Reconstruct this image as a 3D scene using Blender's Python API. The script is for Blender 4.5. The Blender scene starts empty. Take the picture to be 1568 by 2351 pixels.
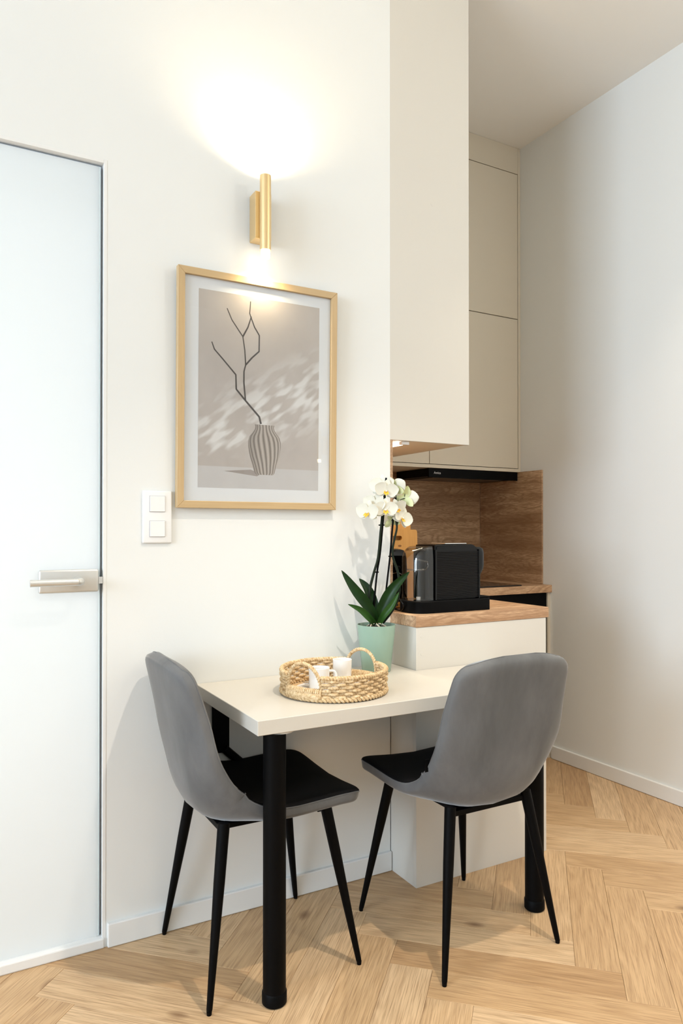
import bpy, bmesh, math, random
from mathutils import Vector, Matrix
random.seed(7)
sc = bpy.context.scene
C = sc.collection

# ------------------------------------------------------------------ camera
YAW = 0.5077
cam = bpy.data.cameras.new('camera'); camo = bpy.data.objects.new('camera', cam); C.objects.link(camo)
camo.location = (0, -2.1983, 1.2263)
camo.rotation_euler = (math.pi/2 + 0.007, 0, -YAW)
cam.sensor_fit = 'VERTICAL'; cam.sensor_height = 36; cam.sensor_width = 24
cam.lens = 1654.33/2351*36
cam.shift_y = 30.37/2351
cam.clip_start = 0.02
sc.camera = camo

# ------------------------------------------------------------------ world, exposure, big lights
sc.view_settings.view_transform = 'Standard'
sc.view_settings.look = 'None'
sc.view_settings.gamma = 1
sc.view_settings.use_curve_mapping = False
sc.view_settings.exposure = 0.05
sc.cycles.use_adaptive_sampling = True; sc.cycles.adaptive_threshold = 0.03
sc.cycles.max_bounces = 8; sc.cycles.transparent_max_bounces = 8; sc.cycles.use_denoising = True
sc.cycles.caustics_reflective = False; sc.cycles.caustics_refractive = False
world = bpy.data.worlds.new('daylight'); sc.world = world
world.use_nodes = True
world.node_tree.nodes['Background'].inputs[0].default_value = (0.75, 0.87, 1.0, 1)
world.node_tree.nodes['Background'].inputs[1].default_value = 0.5

def light(name, kind, loc, energy, color=(1, 1, 1), rot=(0, 0, 0), size=0.1, size_y=None, spot=None, blend=0.5):
    d = bpy.data.lights.new(name, kind); d.energy = energy; d.color = color
    if kind == 'AREA':
        d.size = size
        if size_y: d.shape = 'RECTANGLE'; d.size_y = size_y
    else:
        d.shadow_soft_size = size
    if kind == 'SPOT':
        d.spot_size = math.radians(spot); d.spot_blend = blend
    o = bpy.data.objects.new(name, d); C.objects.link(o); o.location = loc; o.rotation_euler = rot
    return o
WARM = (1.0, 0.80, 0.55)
# ceiling spots: the first throws the crisp shadows under the table, the third is added fill
light('downlight_key_or_fill', 'SPOT', (1.15, -1.40, 3.36), 158, (1.0, 0.885, 0.755), size=0.03, spot=86, blend=0.6)
light('downlight_key_or_fill', 'SPOT', (2.30, -0.80, 3.36), 58, (1.0, 0.86, 0.70), size=0.05, spot=85, blend=0.7)  # for the light pool on the right floor, raised to fill the right wall
light('downlight_key_or_fill', 'SPOT', (1.6, -3.2, 3.36), 50, (1.0, 0.90, 0.72), size=0.05, spot=130, blend=0.7)  # added spot behind the viewer for bounce fill
# added fill point right of the viewer, no fixture, lifts niche and ceiling
light('room_fill_point', 'POINT', (2.4, -1.9, 2.75), 23, (1.0, 0.94, 0.82), size=0.14)
# added daylight fill: unseen window set far left to light the right wall
light('window_fill_daylight', 'AREA', (-5.75, -2.55, 2.05), 390, (0.70, 0.84, 1.0), rot=(math.pi/2, 0, -math.pi/2), size=2.9, size_y=2.1)
# bathroom lamp behind the frosted door
light('bathroom_lamp', 'AREA', (-0.1, 0.75, 3.3), 3, (0.93, 0.97, 1.0), size=0.7, size_y=0.5)
light('bathroom_mirror_lamp', 'AREA', (-0.05, 1.15, 1.2), 15, (0.98, 0.99, 1.0), rot=(-math.pi/2, 0, 0), size=1.2, size_y=2.2)

# ------------------------------------------------------------------ materials
def mat(name, col=(0.8, 0.8, 0.8), rough=0.5, metal=0, spec=0.5, **kw):
    m = bpy.data.materials.new(name); m.use_nodes = True
    b = m.node_tree.nodes['Principled BSDF']
    b.inputs['Base Color'].default_value = (*col, 1); b.inputs['Roughness'].default_value = rough
    b.inputs['Metallic'].default_value = metal; b.inputs['Specular IOR Level'].default_value = spec
    for k, v in kw.items(): b.inputs[k].default_value = v
    return m
class NT:
    def __init__(s, m): s.t = m.node_tree; s.b = s.t.nodes.get('Principled BSDF')
    def n(s, typ, **kw):
        x = s.t.nodes.new(typ)
        for k, v in kw.items():
            if k[0] == 'i' and k[1:].isdigit(): s.put(x.inputs[int(k[1:])], v)
            else: setattr(x, k, v)
        return x
    def put(s, inp, v):
        if isinstance(v, bpy.types.NodeSocket): s.t.links.new(v, inp)
        else: inp.default_value = v
    def math(s, op, a, b=0.0, c=0.0):
        x = s.n('ShaderNodeMath', operation=op); s.put(x.inputs[0], a); s.put(x.inputs[1], b); s.put(x.inputs[2], c); return x.outputs[0]
    def vmath(s, op, a, b):
        x = s.n('ShaderNodeVectorMath', operation=op); s.put(x.inputs[0], a); s.put(x.inputs[1], b); return x.outputs[0]
    def noise(s, vec, scale=5, detail=3, rough=0.5, dist=0):
        x = s.n('ShaderNodeTexNoise'); s.put(x.inputs['Vector'], vec); x.inputs['Scale'].default_value = scale
        x.inputs['Detail'].default_value = detail; x.inputs['Roughness'].default_value = rough; x.inputs['Distortion'].default_value = dist
        return x.outputs['Fac']
    def mix(s, f, a, b, blend='MIX'):
        x = s.n('ShaderNodeMix', data_type='RGBA', blend_type=blend)
        s.put(x.inputs['Factor'], f); s.put(x.inputs['A'], a); s.put(x.inputs['B'], b); return x.outputs['Result']
    def ramp(s, f, stops):
        x = s.n('ShaderNodeValToRGB'); s.put(x.inputs[0], f)
        e = x.color_ramp.elements
        while len(e) < len(stops): e.new(0.5)
        for el, (p, c) in zip(e, stops): el.position = p; el.color = (*c, 1) if len(c) == 3 else c
        return x.outputs[0]
    def bump(s, h, strength=0.1, dist=0.01):
        x = s.n('ShaderNodeBump'); x.inputs['Strength'].default_value = strength; x.inputs['Distance'].default_value = dist
        s.put(x.inputs['Height'], h); s.t.links.new(x.outputs[0], s.b.inputs['Normal'])
    def coord(s, k='Object'): return s.n('ShaderNodeTexCoord').outputs[k]
def c4(c): return (*c, 1)

def paint(name, col, rough=0.6, bump=0.06):
    m = mat(name, col, rough, spec=0.3); t = NT(m)
    t.bump(t.noise(t.coord(), 160, 3), bump, 0.002)
    return m
m_wall = paint('wall_paint', (0.785, 0.795, 0.775))
m_ceil = paint('ceiling_paint', (0.88, 0.87, 0.84))
m_trim = mat('white_lacquer_trim', (0.80, 0.80, 0.78), 0.35)
m_cash = paint('cashmere_laminate', (0.66, 0.60, 0.49), 0.45, 0.02)
m_cream = paint('cream_laminate', (0.65, 0.62, 0.56), 0.42, 0.02)
m_dark = mat('dark_gap_shade', (0.02, 0.018, 0.015), 0.8)  # shade of the door gaps put into the colour
m_table = paint('table_laminate', (0.60, 0.57, 0.51), 0.38, 0.02)
m_black = mat('black_powder_coat', (0.0018, 0.0018, 0.002), 0.5, spec=0.07)
m_blackgloss = mat('black_gloss_plastic', (0.0012, 0.0012, 0.0013), 0.12, spec=0.28)
m_blackmatte = mat('black_matte_plastic', (0.0022, 0.0022, 0.0024), 0.5, spec=0.08)
m_glassblack = mat('black_glass', (0.003, 0.003, 0.003), 0.05, spec=0.6)
m_alu = mat('satin_aluminium', (0.62, 0.66, 0.70), 0.35, 1.0)
m_steel = mat('satin_steel_handle', (0.66, 0.66, 0.64), 0.45, 0.75)
m_chrome = mat('chrome', (0.8, 0.8, 0.8), 0.12, 1.0)
m_white = mat('white_plastic', (0.84, 0.84, 0.83), 0.22)
m_ceramic = mat('white_ceramic', (0.86, 0.86, 0.84), 0.15)
m_paper = mat('white_paper', (0.85, 0.85, 0.86), 0.7)
m_gold = mat('brushed_gold', (0.80, 0.60, 0.32), 0.34, 0.8)
t = NT(m_gold); t.bump(t.noise(t.vmath('MULTIPLY', t.coord(), (400, 400, 12)), 1, 2), 0.05, 0.001)
m_sage = mat('sage_glazed_ceramic', (0.29, 0.425, 0.335), 0.22)
m_soil = mat('orchid_bark', (0.05, 0.03, 0.02), 0.9)
m_leaf = mat('orchid_leaf', (0.010, 0.055, 0.008), 0.38, spec=0.22)
t = NT(m_leaf); t.t.links.new(t.mix(t.noise(t.coord(), 22, 2), c4((0.002, 0.012, 0.002)), c4((0.010, 0.042, 0.005))), t.b.inputs['Base Color'])
m_leaf2 = mat('young_leaf', (0.020, 0.068, 0.008), 0.4, spec=0.25)
m_stem = mat('dark_green_stem', (0.006, 0.012, 0.004), 0.5, spec=0.2)
m_petal = mat('white_petal', (0.70, 0.69, 0.60), 0.6)
m_petal.node_tree.nodes['Principled BSDF'].inputs['Subsurface Weight'].default_value = 0.25
m_petal.node_tree.nodes['Principled BSDF'].inputs['Subsurface Radius'].default_value = (0.01, 0.01, 0.006)
m_petalg = mat('greenish_petal', (0.62, 0.68, 0.38), 0.55)
m_lip = mat('yellow_lip', (0.80, 0.45, 0.03), 0.5)
m_bud = mat('green_bud', (0.42, 0.52, 0.10), 0.45)

def emis(name, col, s):
    m = bpy.data.materials.new(name); m.use_nodes = True; t = m.node_tree; t.nodes.clear()
    o = t.nodes.new('ShaderNodeOutputMaterial'); e = t.nodes.new('ShaderNodeEmission')
    e.inputs[0].default_value = (*col, 1); e.inputs[1].default_value = s; t.links.new(e.outputs[0], o.inputs[0]); return m
m_lampglow = emis('lit_diffuser', (1, 0.86, 0.62), 14)
m_led = emis('lit_led_strip', (1, 0.93, 0.8), 8)

def glassy(name, tint, f0=0.05, rough=0.02):
    # thin clear sheet: tinted see-through plus a fresnel reflection
    m = bpy.data.materials.new(name); m.use_nodes = True; t = m.node_tree; t.nodes.clear()
    o = t.nodes.new('ShaderNodeOutputMaterial'); mx = t.nodes.new('ShaderNodeMixShader')
    tr = t.nodes.new('ShaderNodeBsdfTransparent'); tr.inputs[0].default_value = (*tint, 1)
    g = t.nodes.new('ShaderNodeBsdfGlossy'); g.inputs['Roughness'].default_value = rough
    ge = t.nodes.new('ShaderNodeNewGeometry'); dt = t.nodes.new('ShaderNodeVectorMath'); dt.operation = 'DOT_PRODUCT'
    t.links.new(ge.outputs['Normal'], dt.inputs[0]); t.links.new(ge.outputs['Incoming'], dt.inputs[1])
    ab = t.nodes.new('ShaderNodeMath'); ab.operation = 'ABSOLUTE'; t.links.new(dt.outputs['Value'], ab.inputs[0])
    om = t.nodes.new('ShaderNodeMath'); om.operation = 'SUBTRACT'; om.inputs[0].default_value = 1; t.links.new(ab.outputs[0], om.inputs[1])
    pw = t.nodes.new('ShaderNodeMath'); pw.operation = 'POWER'; pw.inputs[1].default_value = 5; t.links.new(om.outputs[0], pw.inputs[0])
    f = t.nodes.new('ShaderNodeMath'); f.operation = 'MULTIPLY_ADD'; f.inputs[1].default_value = 1-f0; f.inputs[2].default_value = f0; t.links.new(pw.outputs[0], f.inputs[0])
    t.links.new(f.outputs[0], mx.inputs[0]); t.links.new(tr.outputs[0], mx.inputs[1]); t.links.new(g.outputs[0], mx.inputs[2])
    t.links.new(mx.outputs[0], o.inputs[0]); return m
m_pane = glassy('picture_glass', (0.97, 0.98, 0.98), 0.04)
m_tank = glassy('smoked_clear_plastic', (0.78, 0.76, 0.73), 0.08, 0.03)

# frosted glass: scatters the light of the room behind it
m_frost = bpy.data.materials.new('frosted_glass'); m_frost.use_nodes = True
t = m_frost.node_tree; t.nodes.clear()
o = t.nodes.new('ShaderNodeOutputMaterial'); a1 = t.nodes.new('ShaderNodeAddShader'); mx = t.nodes.new('ShaderNodeMixShader')
tl = t.nodes.new('ShaderNodeBsdfTranslucent'); tl.inputs[0].default_value = (0.96, 0.98, 0.985, 1)
df = t.nodes.new('ShaderNodeBsdfDiffuse'); df.inputs[0].default_value = (0.82, 0.86, 0.88, 1)
mx.inputs[0].default_value = 0.25
t.links.new(tl.outputs[0], mx.inputs[1]); t.links.new(df.outputs[0], mx.inputs[2]); t.links.new(mx.outputs[0], o.inputs[0])
m_glassedge = mat('glass_edge', (0.70, 0.82, 0.84), 0.2)

# herringbone oak: per plank tone, fine pores, cathedral figure, a few knots
m_oak = mat('oak_plank', rough=0.42, spec=0.35); t = NT(m_oak)
info = t.n('ShaderNodeObjectInfo').outputs['Random']
off = t.n('ShaderNodeCombineXYZ', i0=t.math('MULTIPLY', info, 37.0), i1=t.math('MULTIPLY', info, 91.0), i2=t.math('MULTIPLY', info, 53.0)).outputs[0]
v = t.vmath('ADD', t.coord(), off)
fig = t.noise(t.vmath('MULTIPLY', v, (1.1, 8.0, 1)), 1.0, 2.0, 0.45, 0.3)
rings = t.math('SINE', t.math('MULTIPLY', fig, 80.0))
pores = t.noise(t.vmath('MULTIPLY', v, (9, 330, 1)), 1, 3, 0.6)
broad = t.noise(t.vmath('MULTIPLY', v, (3, 26, 1)), 1, 3, 0.5)
rnd2 = t.math('FRACT', t.math('MULTIPLY', info, 7.31))
base = t.ramp(rnd2, [(0.0, (0.52, 0.325, 0.165)), (0.4, (0.64, 0.43, 0.235)), (0.75, (0.74, 0.53, 0.32)), (1.0, (0.57, 0.36, 0.18))])
col = t.mix(t.math('MULTIPLY_ADD', rings, 0.12, 0.12), base, c4((0.30, 0.165, 0.072)))
col = t.mix(t.math('MULTIPLY', t.math('SUBTRACT', 1.0, t.n('ShaderNodeMapRange', i0=pores, i1=0.30, i2=0.55).outputs[0]), 0.60), col, c4((0.22, 0.115, 0.05)))
col = t.mix(t.n('ShaderNodeMapRange', i0=broad, i1=0.5, i2=0.8, i3=0.0, i4=0.35).outputs[0], col, c4((0.62, 0.42, 0.23)))
# knots
vk = t.n('ShaderNodeTexVoronoi', feature='F1'); t.put(vk.inputs['Vector'], t.vmath('MULTIPLY', v, (1.0, 1.9, 0.001))); vk.inputs['Scale'].default_value = 2.6
col = t.mix(t.n('ShaderNodeMapRange', i0=vk.outputs['Distance'], i1=0.02, i2=0.10, i3=0.85, i4=0.0).outputs[0], col, c4((0.16, 0.075, 0.03)))
t.t.links.new(col, t.b.inputs['Base Color'])
t.bump(pores, 0.06, 0.001)

def sonoma(name, scale, g=1.0):     # limed oak laminate, grain along the axis whose factor is small
    m = mat(name, rough=0.45, spec=0.35); t = NT(m)
    v = t.vmath('MULTIPLY', t.coord(), scale)
    fig = t.noise(v, 0.9, 2, 0.5, 0.9)
    rings = t.math('SINE', t.math('MULTIPLY', fig, 75.0))
    pores = t.noise(t.vmath('MULTIPLY', v, (4, 4, 4)), 4.0, 4, 0.7)
    patch = t.noise(t.vmath('MULTIPLY', v, (0.35, 1, 1)), 0.8, 2, 0.5)
    c = t.mix(t.n('ShaderNodeMapRange', i0=patch, i1=0.3, i2=0.7).outputs[0], c4((0.25*g, 0.145*g, 0.078*g)), c4((0.56*g, 0.39*g, 0.245*g)))
    c = t.mix(t.math('MULTIPLY', t.n('ShaderNodeMapRange', i0=rings, i1=-0.2, i2=1.0).outputs[0], 0.50), c, c4((0.17*g, 0.088*g, 0.042*g)))
    c = t.mix(t.n('ShaderNodeMapRange', i0=pores, i1=0.38, i2=0.62, i3=0.55, i4=0.0).outputs[0], c, c4((0.18*g, 0.095*g, 0.048*g)))
    t.t.links.new(c, t.b.inputs['Base Color']); t.bump(pores, 0.08, 0.001)
    return m
m_sonX = sonoma('sonoma_oak_along_x', (2.2, 14, 22), 1.15)
m_sonY = sonoma('sonoma_oak_along_y', (14, 2.2, 22), 1.3)
m_sonTop = sonoma('sonoma_oak_worktop', (2.0, 14, 14), 1.6)
def plainwood(name, ca, cb, scale):
    m = mat(name, rough=0.45); t = NT(m); v = t.vmath('MULTIPLY', t.coord(), scale)
    f = t.noise(v, 1, 4, 0.6, 0.2); t.t.links.new(t.mix(f, c4(ca), c4(cb)), t.b.inputs['Base Color']); return m
m_bamboo = plainwood('bamboo', (0.42, 0.20, 0.04), (0.60, 0.33, 0.085), (160, 160, 6))
m_frameV = plainwood('frame_oak_upright', (0.44, 0.295, 0.14), (0.60, 0.44, 0.24), (260, 260, 5))
m_frameH = plainwood('frame_oak_rail', (0.44, 0.295, 0.14), (0.60, 0.44, 0.24), (5, 260, 260))
m_rush = mat('twisted_paper_rope', (0.60, 0.42, 0.22), 0.7); t = NT(m_rush)
f = t.noise(t.coord(), 140, 3, 0.6); t.t.links.new(t.ramp(f, [(0.3, (0.40, 0.24, 0.10)), (0.5, (0.64, 0.46, 0.25)), (0.75, (0.80, 0.64, 0.42))]), t.b.inputs['Base Color'])

def velvet(name, ca, cb, sheen, tint):
    m = mat(name, ca, 0.85, spec=0.1); t = NT(m)
    f = t.noise(t.vmath('MULTIPLY', t.coord(), (7, 7, 3)), 1.0, 5, 0.65, 0.25)
    t.t.links.new(t.mix(t.n('ShaderNodeMapRange', i0=f, i1=0.35, i2=0.7).outputs[0], c4(ca), c4(cb)), t.b.inputs['Base Color'])
    t.b.inputs['Sheen Weight'].default_value = sheen; t.b.inputs['Sheen Roughness'].default_value = 0.35
    t.b.inputs['Sheen Tint'].default_value = (*tint, 1)
    t.bump(t.noise(t.coord(), 900, 2), 0.15, 0.001)
    return m
m_velvet = velvet('grey_velvet', (0.105, 0.106, 0.107), (0.155, 0.156, 0.157), 0.6, (0.80, 0.80, 0.79))
m_velvetshade = velvet('grey_velvet_shaded', (0.004, 0.004, 0.0045), (0.007, 0.007, 0.007), 0.02, (0.5, 0.5, 0.5))  # same grey velvet, shade under the table put into the colour

# ------------------------------------------------------------------ mesh helpers
def wloc(o):
    v = Vector((0, 0, 0))
    while o is not None: v = v + o.location; o = o.parent
    return v
def obj(name, bm, m, parent=None, W=False, smooth=False, ang=None):
    """link bm as one mesh object; W: bm is in world coordinates, parent chain unrotated"""
    me = bpy.data.meshes.new(name)
    bmesh.ops.recalc_face_normals(bm, faces=bm.faces)
    if W and parent is not None: bm.transform(Matrix.Translation(-wloc(parent)))
    bm.to_mesh(me); bm.free()
    for mm in (m if isinstance(m, (list, tuple)) else [m]): me.materials.append(mm)
    if smooth:
        for p in me.polygons: p.use_smooth = True
        if ang:
            me.set_sharp_from_angle(angle=math.radians(ang))
    o = bpy.data.objects.new(name, me); C.objects.link(o)
    if parent is not None: o.parent = parent
    return o
def bx(x0, x1, y0, y1, z0, z1, bev=0.0, seg=2, bm=None):
    bm2 = bmesh.new()
    vs = [bm2.verts.new((x, y, z)) for x in (x0, x1) for y in (y0, y1) for z in (z0, z1)]
    for f in ((0, 1, 3, 2), (4, 6, 7, 5), (0, 4, 5, 1), (2, 3, 7, 6), (0, 2, 6, 4), (1, 5, 7, 3)): bm2.faces.new([vs[i] for i in f])
    bmesh.ops.recalc_face_normals(bm2, faces=bm2.faces)
    if bev: bmesh.ops.bevel(bm2, geom=list(bm2.edges), offset=bev, segments=seg, affect='EDGES', profile=0.5)
    if bm is None: return bm2
    me = bpy.data.meshes.new('tmp'); bm2.to_mesh(me); bm2.free(); bm.from_mesh(me); bpy.data.meshes.remove(me); return bm
def frames(pts):
    T = []
    for i in range(len(pts)):
        a = pts[max(i-1, 0)]; b = pts[min(i+1, len(pts)-1)]; T.append((b-a).normalized())
    up = Vector((0, 0, 1)) if abs(T[0].z) < 0.9 else Vector((1, 0, 0))
    n = (up - T[0]*up.dot(T[0])).normalized(); out = []
    for tt in T:
        n = (n - tt*n.dot(tt)).normalized(); out.append((tt, n, tt.cross(n)))
    return out
def tube(pts, r, n=10, bm=None, closed=False, cap=True):
    bm = bm or bmesh.new(); pts = [Vector(p) for p in pts]
    fr = frames(pts) if not closed else None
    if closed:
        N = len(pts); fr = []
        for i in range(N):
            tt = (pts[(i+1) % N]-pts[i-1]).normalized(); up = Vector((0, 0, 1)); nn = (up-tt*up.dot(tt)).normalized(); fr.append((tt, nn, tt.cross(nn)))
    rings = []
    for i, p in enumerate(pts):
        rr = r[i] if isinstance(r, (list, tuple)) else r
        _, a, b = fr[i]
        rings.append([bm.verts.new(p + a*rr*math.cos(2*math.pi*k/n) + b*rr*math.sin(2*math.pi*k/n)) for k in range(n)])
    M = len(rings)
    for i in range(M if closed else M-1):
        A = rings[i]; B = rings[(i+1) % M]
        for k in range(n): bm.faces.new((A[k], A[(k+1) % n], B[(k+1) % n], B[k]))
    if cap and not closed: bm.faces.new(rings[0][::-1]); bm.faces.new(rings[-1])
    return bm
def lathe(prof, n=48, bm=None, c=(0, 0, 0)):
    bm = bm or bmesh.new(); rings = []
    for (r, z) in prof:
        if r < 1e-6: rings.append([bm.verts.new((c[0], c[1], c[2]+z))])
        else: rings.append([bm.verts.new((c[0]+r*math.cos(2*math.pi*k/n), c[1]+r*math.sin(2*math.pi*k/n), c[2]+z)) for k in range(n)])
    for A, B in zip(rings, rings[1:]):
        for k in range(n):
            k2 = (k+1) % n
            if len(A) == 1 and len(B) == 1: continue
            if len(A) == 1: bm.faces.new((A[0], B[k2], B[k]))
            elif len(B) == 1: bm.faces.new((A[k], A[k2], B[0]))
            else: bm.faces.new((A[k], A[k2], B[k2], B[k]))
    return bm
def loft(rings, bm=None, cap=True):
    bm = bm or bmesh.new(); R = [[bm.verts.new(p) for p in r] for r in rings]; n = len(R[0])
    for A, B in zip(R, R[1:]):
        for k in range(n): bm.faces.new((A[k], A[(k+1) % n], B[(k+1) % n], B[k]))
    if cap: bm.faces.new(R[0][::-1]); bm.faces.new(R[-1])
    return bm
def prism(poly, z0, z1, bm=None):     # poly in xy
    return loft([[(x, y, z0) for x, y in poly], [(x, y, z1) for x, y in poly]], bm)
def grid(P, bm=None, closed_u=False):
    bm = bm or bmesh.new(); V = [[bm.verts.new(p) for p in row] for row in P]
    for i in range(len(V)-1):
        for j in range(len(V[0])-1): bm.faces.new((V[i][j], V[i+1][j], V[i+1][j+1], V[i][j+1]))
    return bm
def thing(name, label, cat, loc=(0, 0, 0), rz=0, group=None):
    o = bpy.data.objects.new(name, None); C.objects.link(o); o.empty_display_size = 0.05
    o.location = loc; o.rotation_euler = (0, 0, rz); return tag(o, label, cat, group)
def tag(o, label, cat, group=None):
    o['label'] = label; o['category'] = cat
    if group: o['group'] = group
    return o
def struct(o, label, cat): o['kind'] = 'structure'; return tag(o, label, cat)
def smooth_path(pts, n=6):
    P = [Vector(p) for p in pts]; out = []
    for i in range(len(P)-1):
        p0 = P[max(i-1, 0)]; p1 = P[i]; p2 = P[i+1]; p3 = P[min(i+2, len(P)-1)]
        for k in range(n):
            u = k/n
            out.append(0.5*((2*p1)+(p2-p0)*u+(2*p0-5*p1+4*p2-p3)*u*u+(3*p1-p0-3*p2+p3)*u**3))
    out.append(P[-1]); return out

# ------------------------------------------------------------------ the room
XW, XR, ZC, YB = 1.425, 2.882, 3.40, 1.237     # end of the main wall, right wall, ceiling, back of the kitchen niche
XL, YF = -5.6, -5.2
DX0, DX1, DZ = -0.50, 0.4285, 2.3228           # door opening
# floor: sub-floor slab with herringbone planks laid on it
floor = obj('floor', bx(XL-0.1, XR+0.1, YF-0.1, YB+0.1, -0.06, -0.0105), mat('subfloor', (0.33, 0.20, 0.10), 0.6))
struct(floor, 'light oak herringbone plank floor', 'floor')
PW, PN, PX, PY, PT = 0.1225, 5.143, 0.7676, -1.1833, 0.0148
PL = PW*PN
def plank_mesh(L, Wd):
    bm = bx(0.0003, L-0.0003, 0.0003, Wd-0.0003, -0.010, 0.0, 0.0); 
    top = [e for e in bm.edges if all(abs(v.co.z) < 1e-6 for v in e.verts)]
    bmesh.ops.bevel(bm, geom=top, offset=0.0007, segments=1, affect='EDGES')
    me = bpy.data.meshes.new('plank'); bm.to_mesh(me); bm.free(); me.materials.append(m_oak); return me
pm = plank_mesh(PL, PW)
far_bm = bmesh.new(); nplank = 0
a0 = math.pi/4 + PT; ca, sa = math.cos(a0), math.sin(a0)
for m_ in range(-8, 9):
    for k in range(-60, 60):
        for kind in (0, 1):
            if kind == 0: p, q = k, k; L, rot = PL, a0                     # along p
            else: p, q = k+PN+1, k+1-PN; L, rot = PL, a0+math.pi/2         # along q
            p += m_*(PN+1); q += m_*(1-PN)
            ox = PX + PW*(p*ca - q*sa); oy = PY + PW*(p*sa + q*ca)
            cx = ox + math.cos(rot)*L/2 - math.sin(rot)*PW/2; cy = oy + math.sin(rot)*L/2 + math.cos(rot)*PW/2
            if not (XL-0.25 < cx < XR+0.25 and YF-0.25 < cy < YB+0.25): continue
            near = -0.35 < cx < XR+0.22 and -1.75 < cy < 0.75 and not (cy > 0.32 and cx < 1.9) and not (cx > 1.9 and cy > 1.0) and cy > -1.75+max(0, (0.6-cx))*0.0
            if near:
                o = bpy.data.objects.new('plank', pm); C.objects.link(o); o.parent = floor
                o.location = (ox, oy, 0); o.rotation_euler = (0, 0, rot); nplank += 1
            else:
                vs = [(0, 0), (L, 0), (L, PW), (0, PW)]
                c, s = math.cos(rot), math.sin(rot)
                poly = [(ox+c*x-s*y, oy+s*x+c*y) for x, y in vs]
                V = [far_bm.verts.new((x, y, -0.0002)) for x, y in poly]; far_bm.faces.new(V)
fo = obj('plank_field', far_bm, m_oak, floor); fo['kind'] = 'stuff'

def wall_mesh(rects, y0, y1):
    bm = bmesh.new()
    for (x0, x1, z0, z1) in rects: bx(x0, x1, y0, y1, z0, z1, bm=bm)
    return bm
WT = 0.12
struct(obj('wall_back', wall_mesh([(XL, DX0, 0, ZC), (DX0, DX1, DZ, ZC), (DX1, XW, 0, ZC)], 0, WT), m_wall),
       'white painted main wall with the door and the picture', 'wall')
struct(obj('wall_right', bx(XR, XR+0.12, YF, YB, 0, ZC), m_wall), 'white painted wall on the right', 'wall')
bm = bx(XW-0.12, XR+0.12, YB, YB+0.12, 0, ZC); bx(XW-0.12, XW-0.0005, WT, YB, 0, ZC, bm=bm)
struct(obj('wall_niche', bm, m_wall), 'white wall around the kitchen niche', 'wall')
struct(obj('wall_front', bx(XL-0.12, XR+0.12, YF-0.12, YF, 0, ZC), m_wall), 'white wall behind the viewer', 'wall')
WY0, WY1, WZ0, WZ1 = -4.0, -1.1, 1.0, 3.1
bm = bmesh.new()
for r in ((YF, WY0, 0, ZC), (WY1, YB, 0, ZC), (WY0, WY1, 0, WZ0), (WY0, WY1, WZ1, ZC)): bx(XL-0.12, XL, r[0], r[1], r[2], r[3], bm=bm)
struct(obj('wall_left', bm, m_wall), 'white wall with the added window on the left of the room', 'wall')
bm = bmesh.new()
for r in ((WY0, WY1, WZ0, WZ0+0.06), (WY0, WY1, WZ1-0.06, WZ1), (WY0, WY0+0.06, WZ0+0.06, WZ1-0.06), (WY1-0.06, WY1, WZ0+0.06, WZ1-0.06), (-2.58, -2.52, WZ0+0.06, WZ1-0.06)):
    bx(XL-0.09, XL-0.03, r[0], r[1], r[2], r[3], bm=bm)
struct(obj('added_window_1', bm, m_trim), 'white frame of the added fill light window in the left wall, outside the picture', 'window')
struct(obj('ceiling', bx(XL-0.12, XR+0.12, YF-0.12, YB+0.12, ZC, ZC+0.1), m_ceil), 'smooth cream white ceiling', 'ceiling')
# bathroom behind the frosted door: closed white box
bm = bmesh.new()
bx(XL, XW-0.12, YB+0.0, YB+0.1, 0, ZC, bm=bm); bx(0.95, 1.05, WT, YB, 0, ZC, bm=bm); bx(-1.3, -1.2, WT, YB, 0, ZC, bm=bm)
struct(obj('wall_bathroom', bm, m_wall), 'white bathroom walls behind the frosted door', 'wall')
# baseboards
def baseb(name, x0, x1, y0, y1, label):
    struct(obj(name, bx(x0, x1, y0, y1, 0.001, 0.07, 0.003), m_trim), label, 'baseboard')
baseb('baseboard_back', DX1+0.004, XW-0.0005, -0.013, 0.001, 'white baseboard along the wall under the table')
baseb('baseboard_right', XR-0.013, XR+0.001, YF+0.02, 0.645, 'white baseboard along the right wall')

# ------------------------------------------------------------------ door
door = bpy.data.objects.new('door_1', None); C.objects.link(door); door.location = (0, 0.0, 0)
struct(door, 'frosted glass door in a slim white and aluminium frame', 'door')
bm = bx(DX1-0.010, DX1, -0.001, WT, 0, DZ, 0.001); bx(DX0, DX0+0.010, -0.001, WT, 0, DZ, 0.001, bm=bm); bx(DX0+0.010, DX1-0.010, -0.001, WT, DZ-0.010, DZ, 0.001, bm=bm)
obj('door_frame', bm, m_trim, door)
bm = bmesh.new()
for (x0, x1, z0, z1) in ((DX1-0.0225, DX1-0.0102, 0.03, DZ-0.0102), (DX0+0.0102, DX0+0.0225, 0.03, DZ-0.0102), (DX0+0.0225, DX1-0.0225, DZ-0.0225, DZ-0.0102)):
    bx(x0, x1, 0.0265, 0.085, z0, z1, 0.001, bm=bm)
obj('door_stop', bm, mat('pale_anodised_profile', (0.66, 0.72, 0.77), 0.4, 0.2), door)
bm = bmesh.new()
for (x0, x1, z0, z1) in ((DX1-0.0165, DX1-0.0135, 0.03, DZ-0.014), (DX0+0.0135, DX0+0.0165, 0.03, DZ-0.014), (DX0+0.017, DX1-0.017, DZ-0.0165, DZ-0.0135)):
    bx(x0, x1, 0.0195, 0.0262, z0, z1, bm=bm)
obj('door_seal', bm, mat('grey_rubber_seal', (0.42, 0.46, 0.52), 0.6), door)
leaf = obj('door_leaf', bx(DX0+0.014, DX1-0.020, 0.010, 0.018, 0.034, DZ-0.020), m_frost, door)
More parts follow.
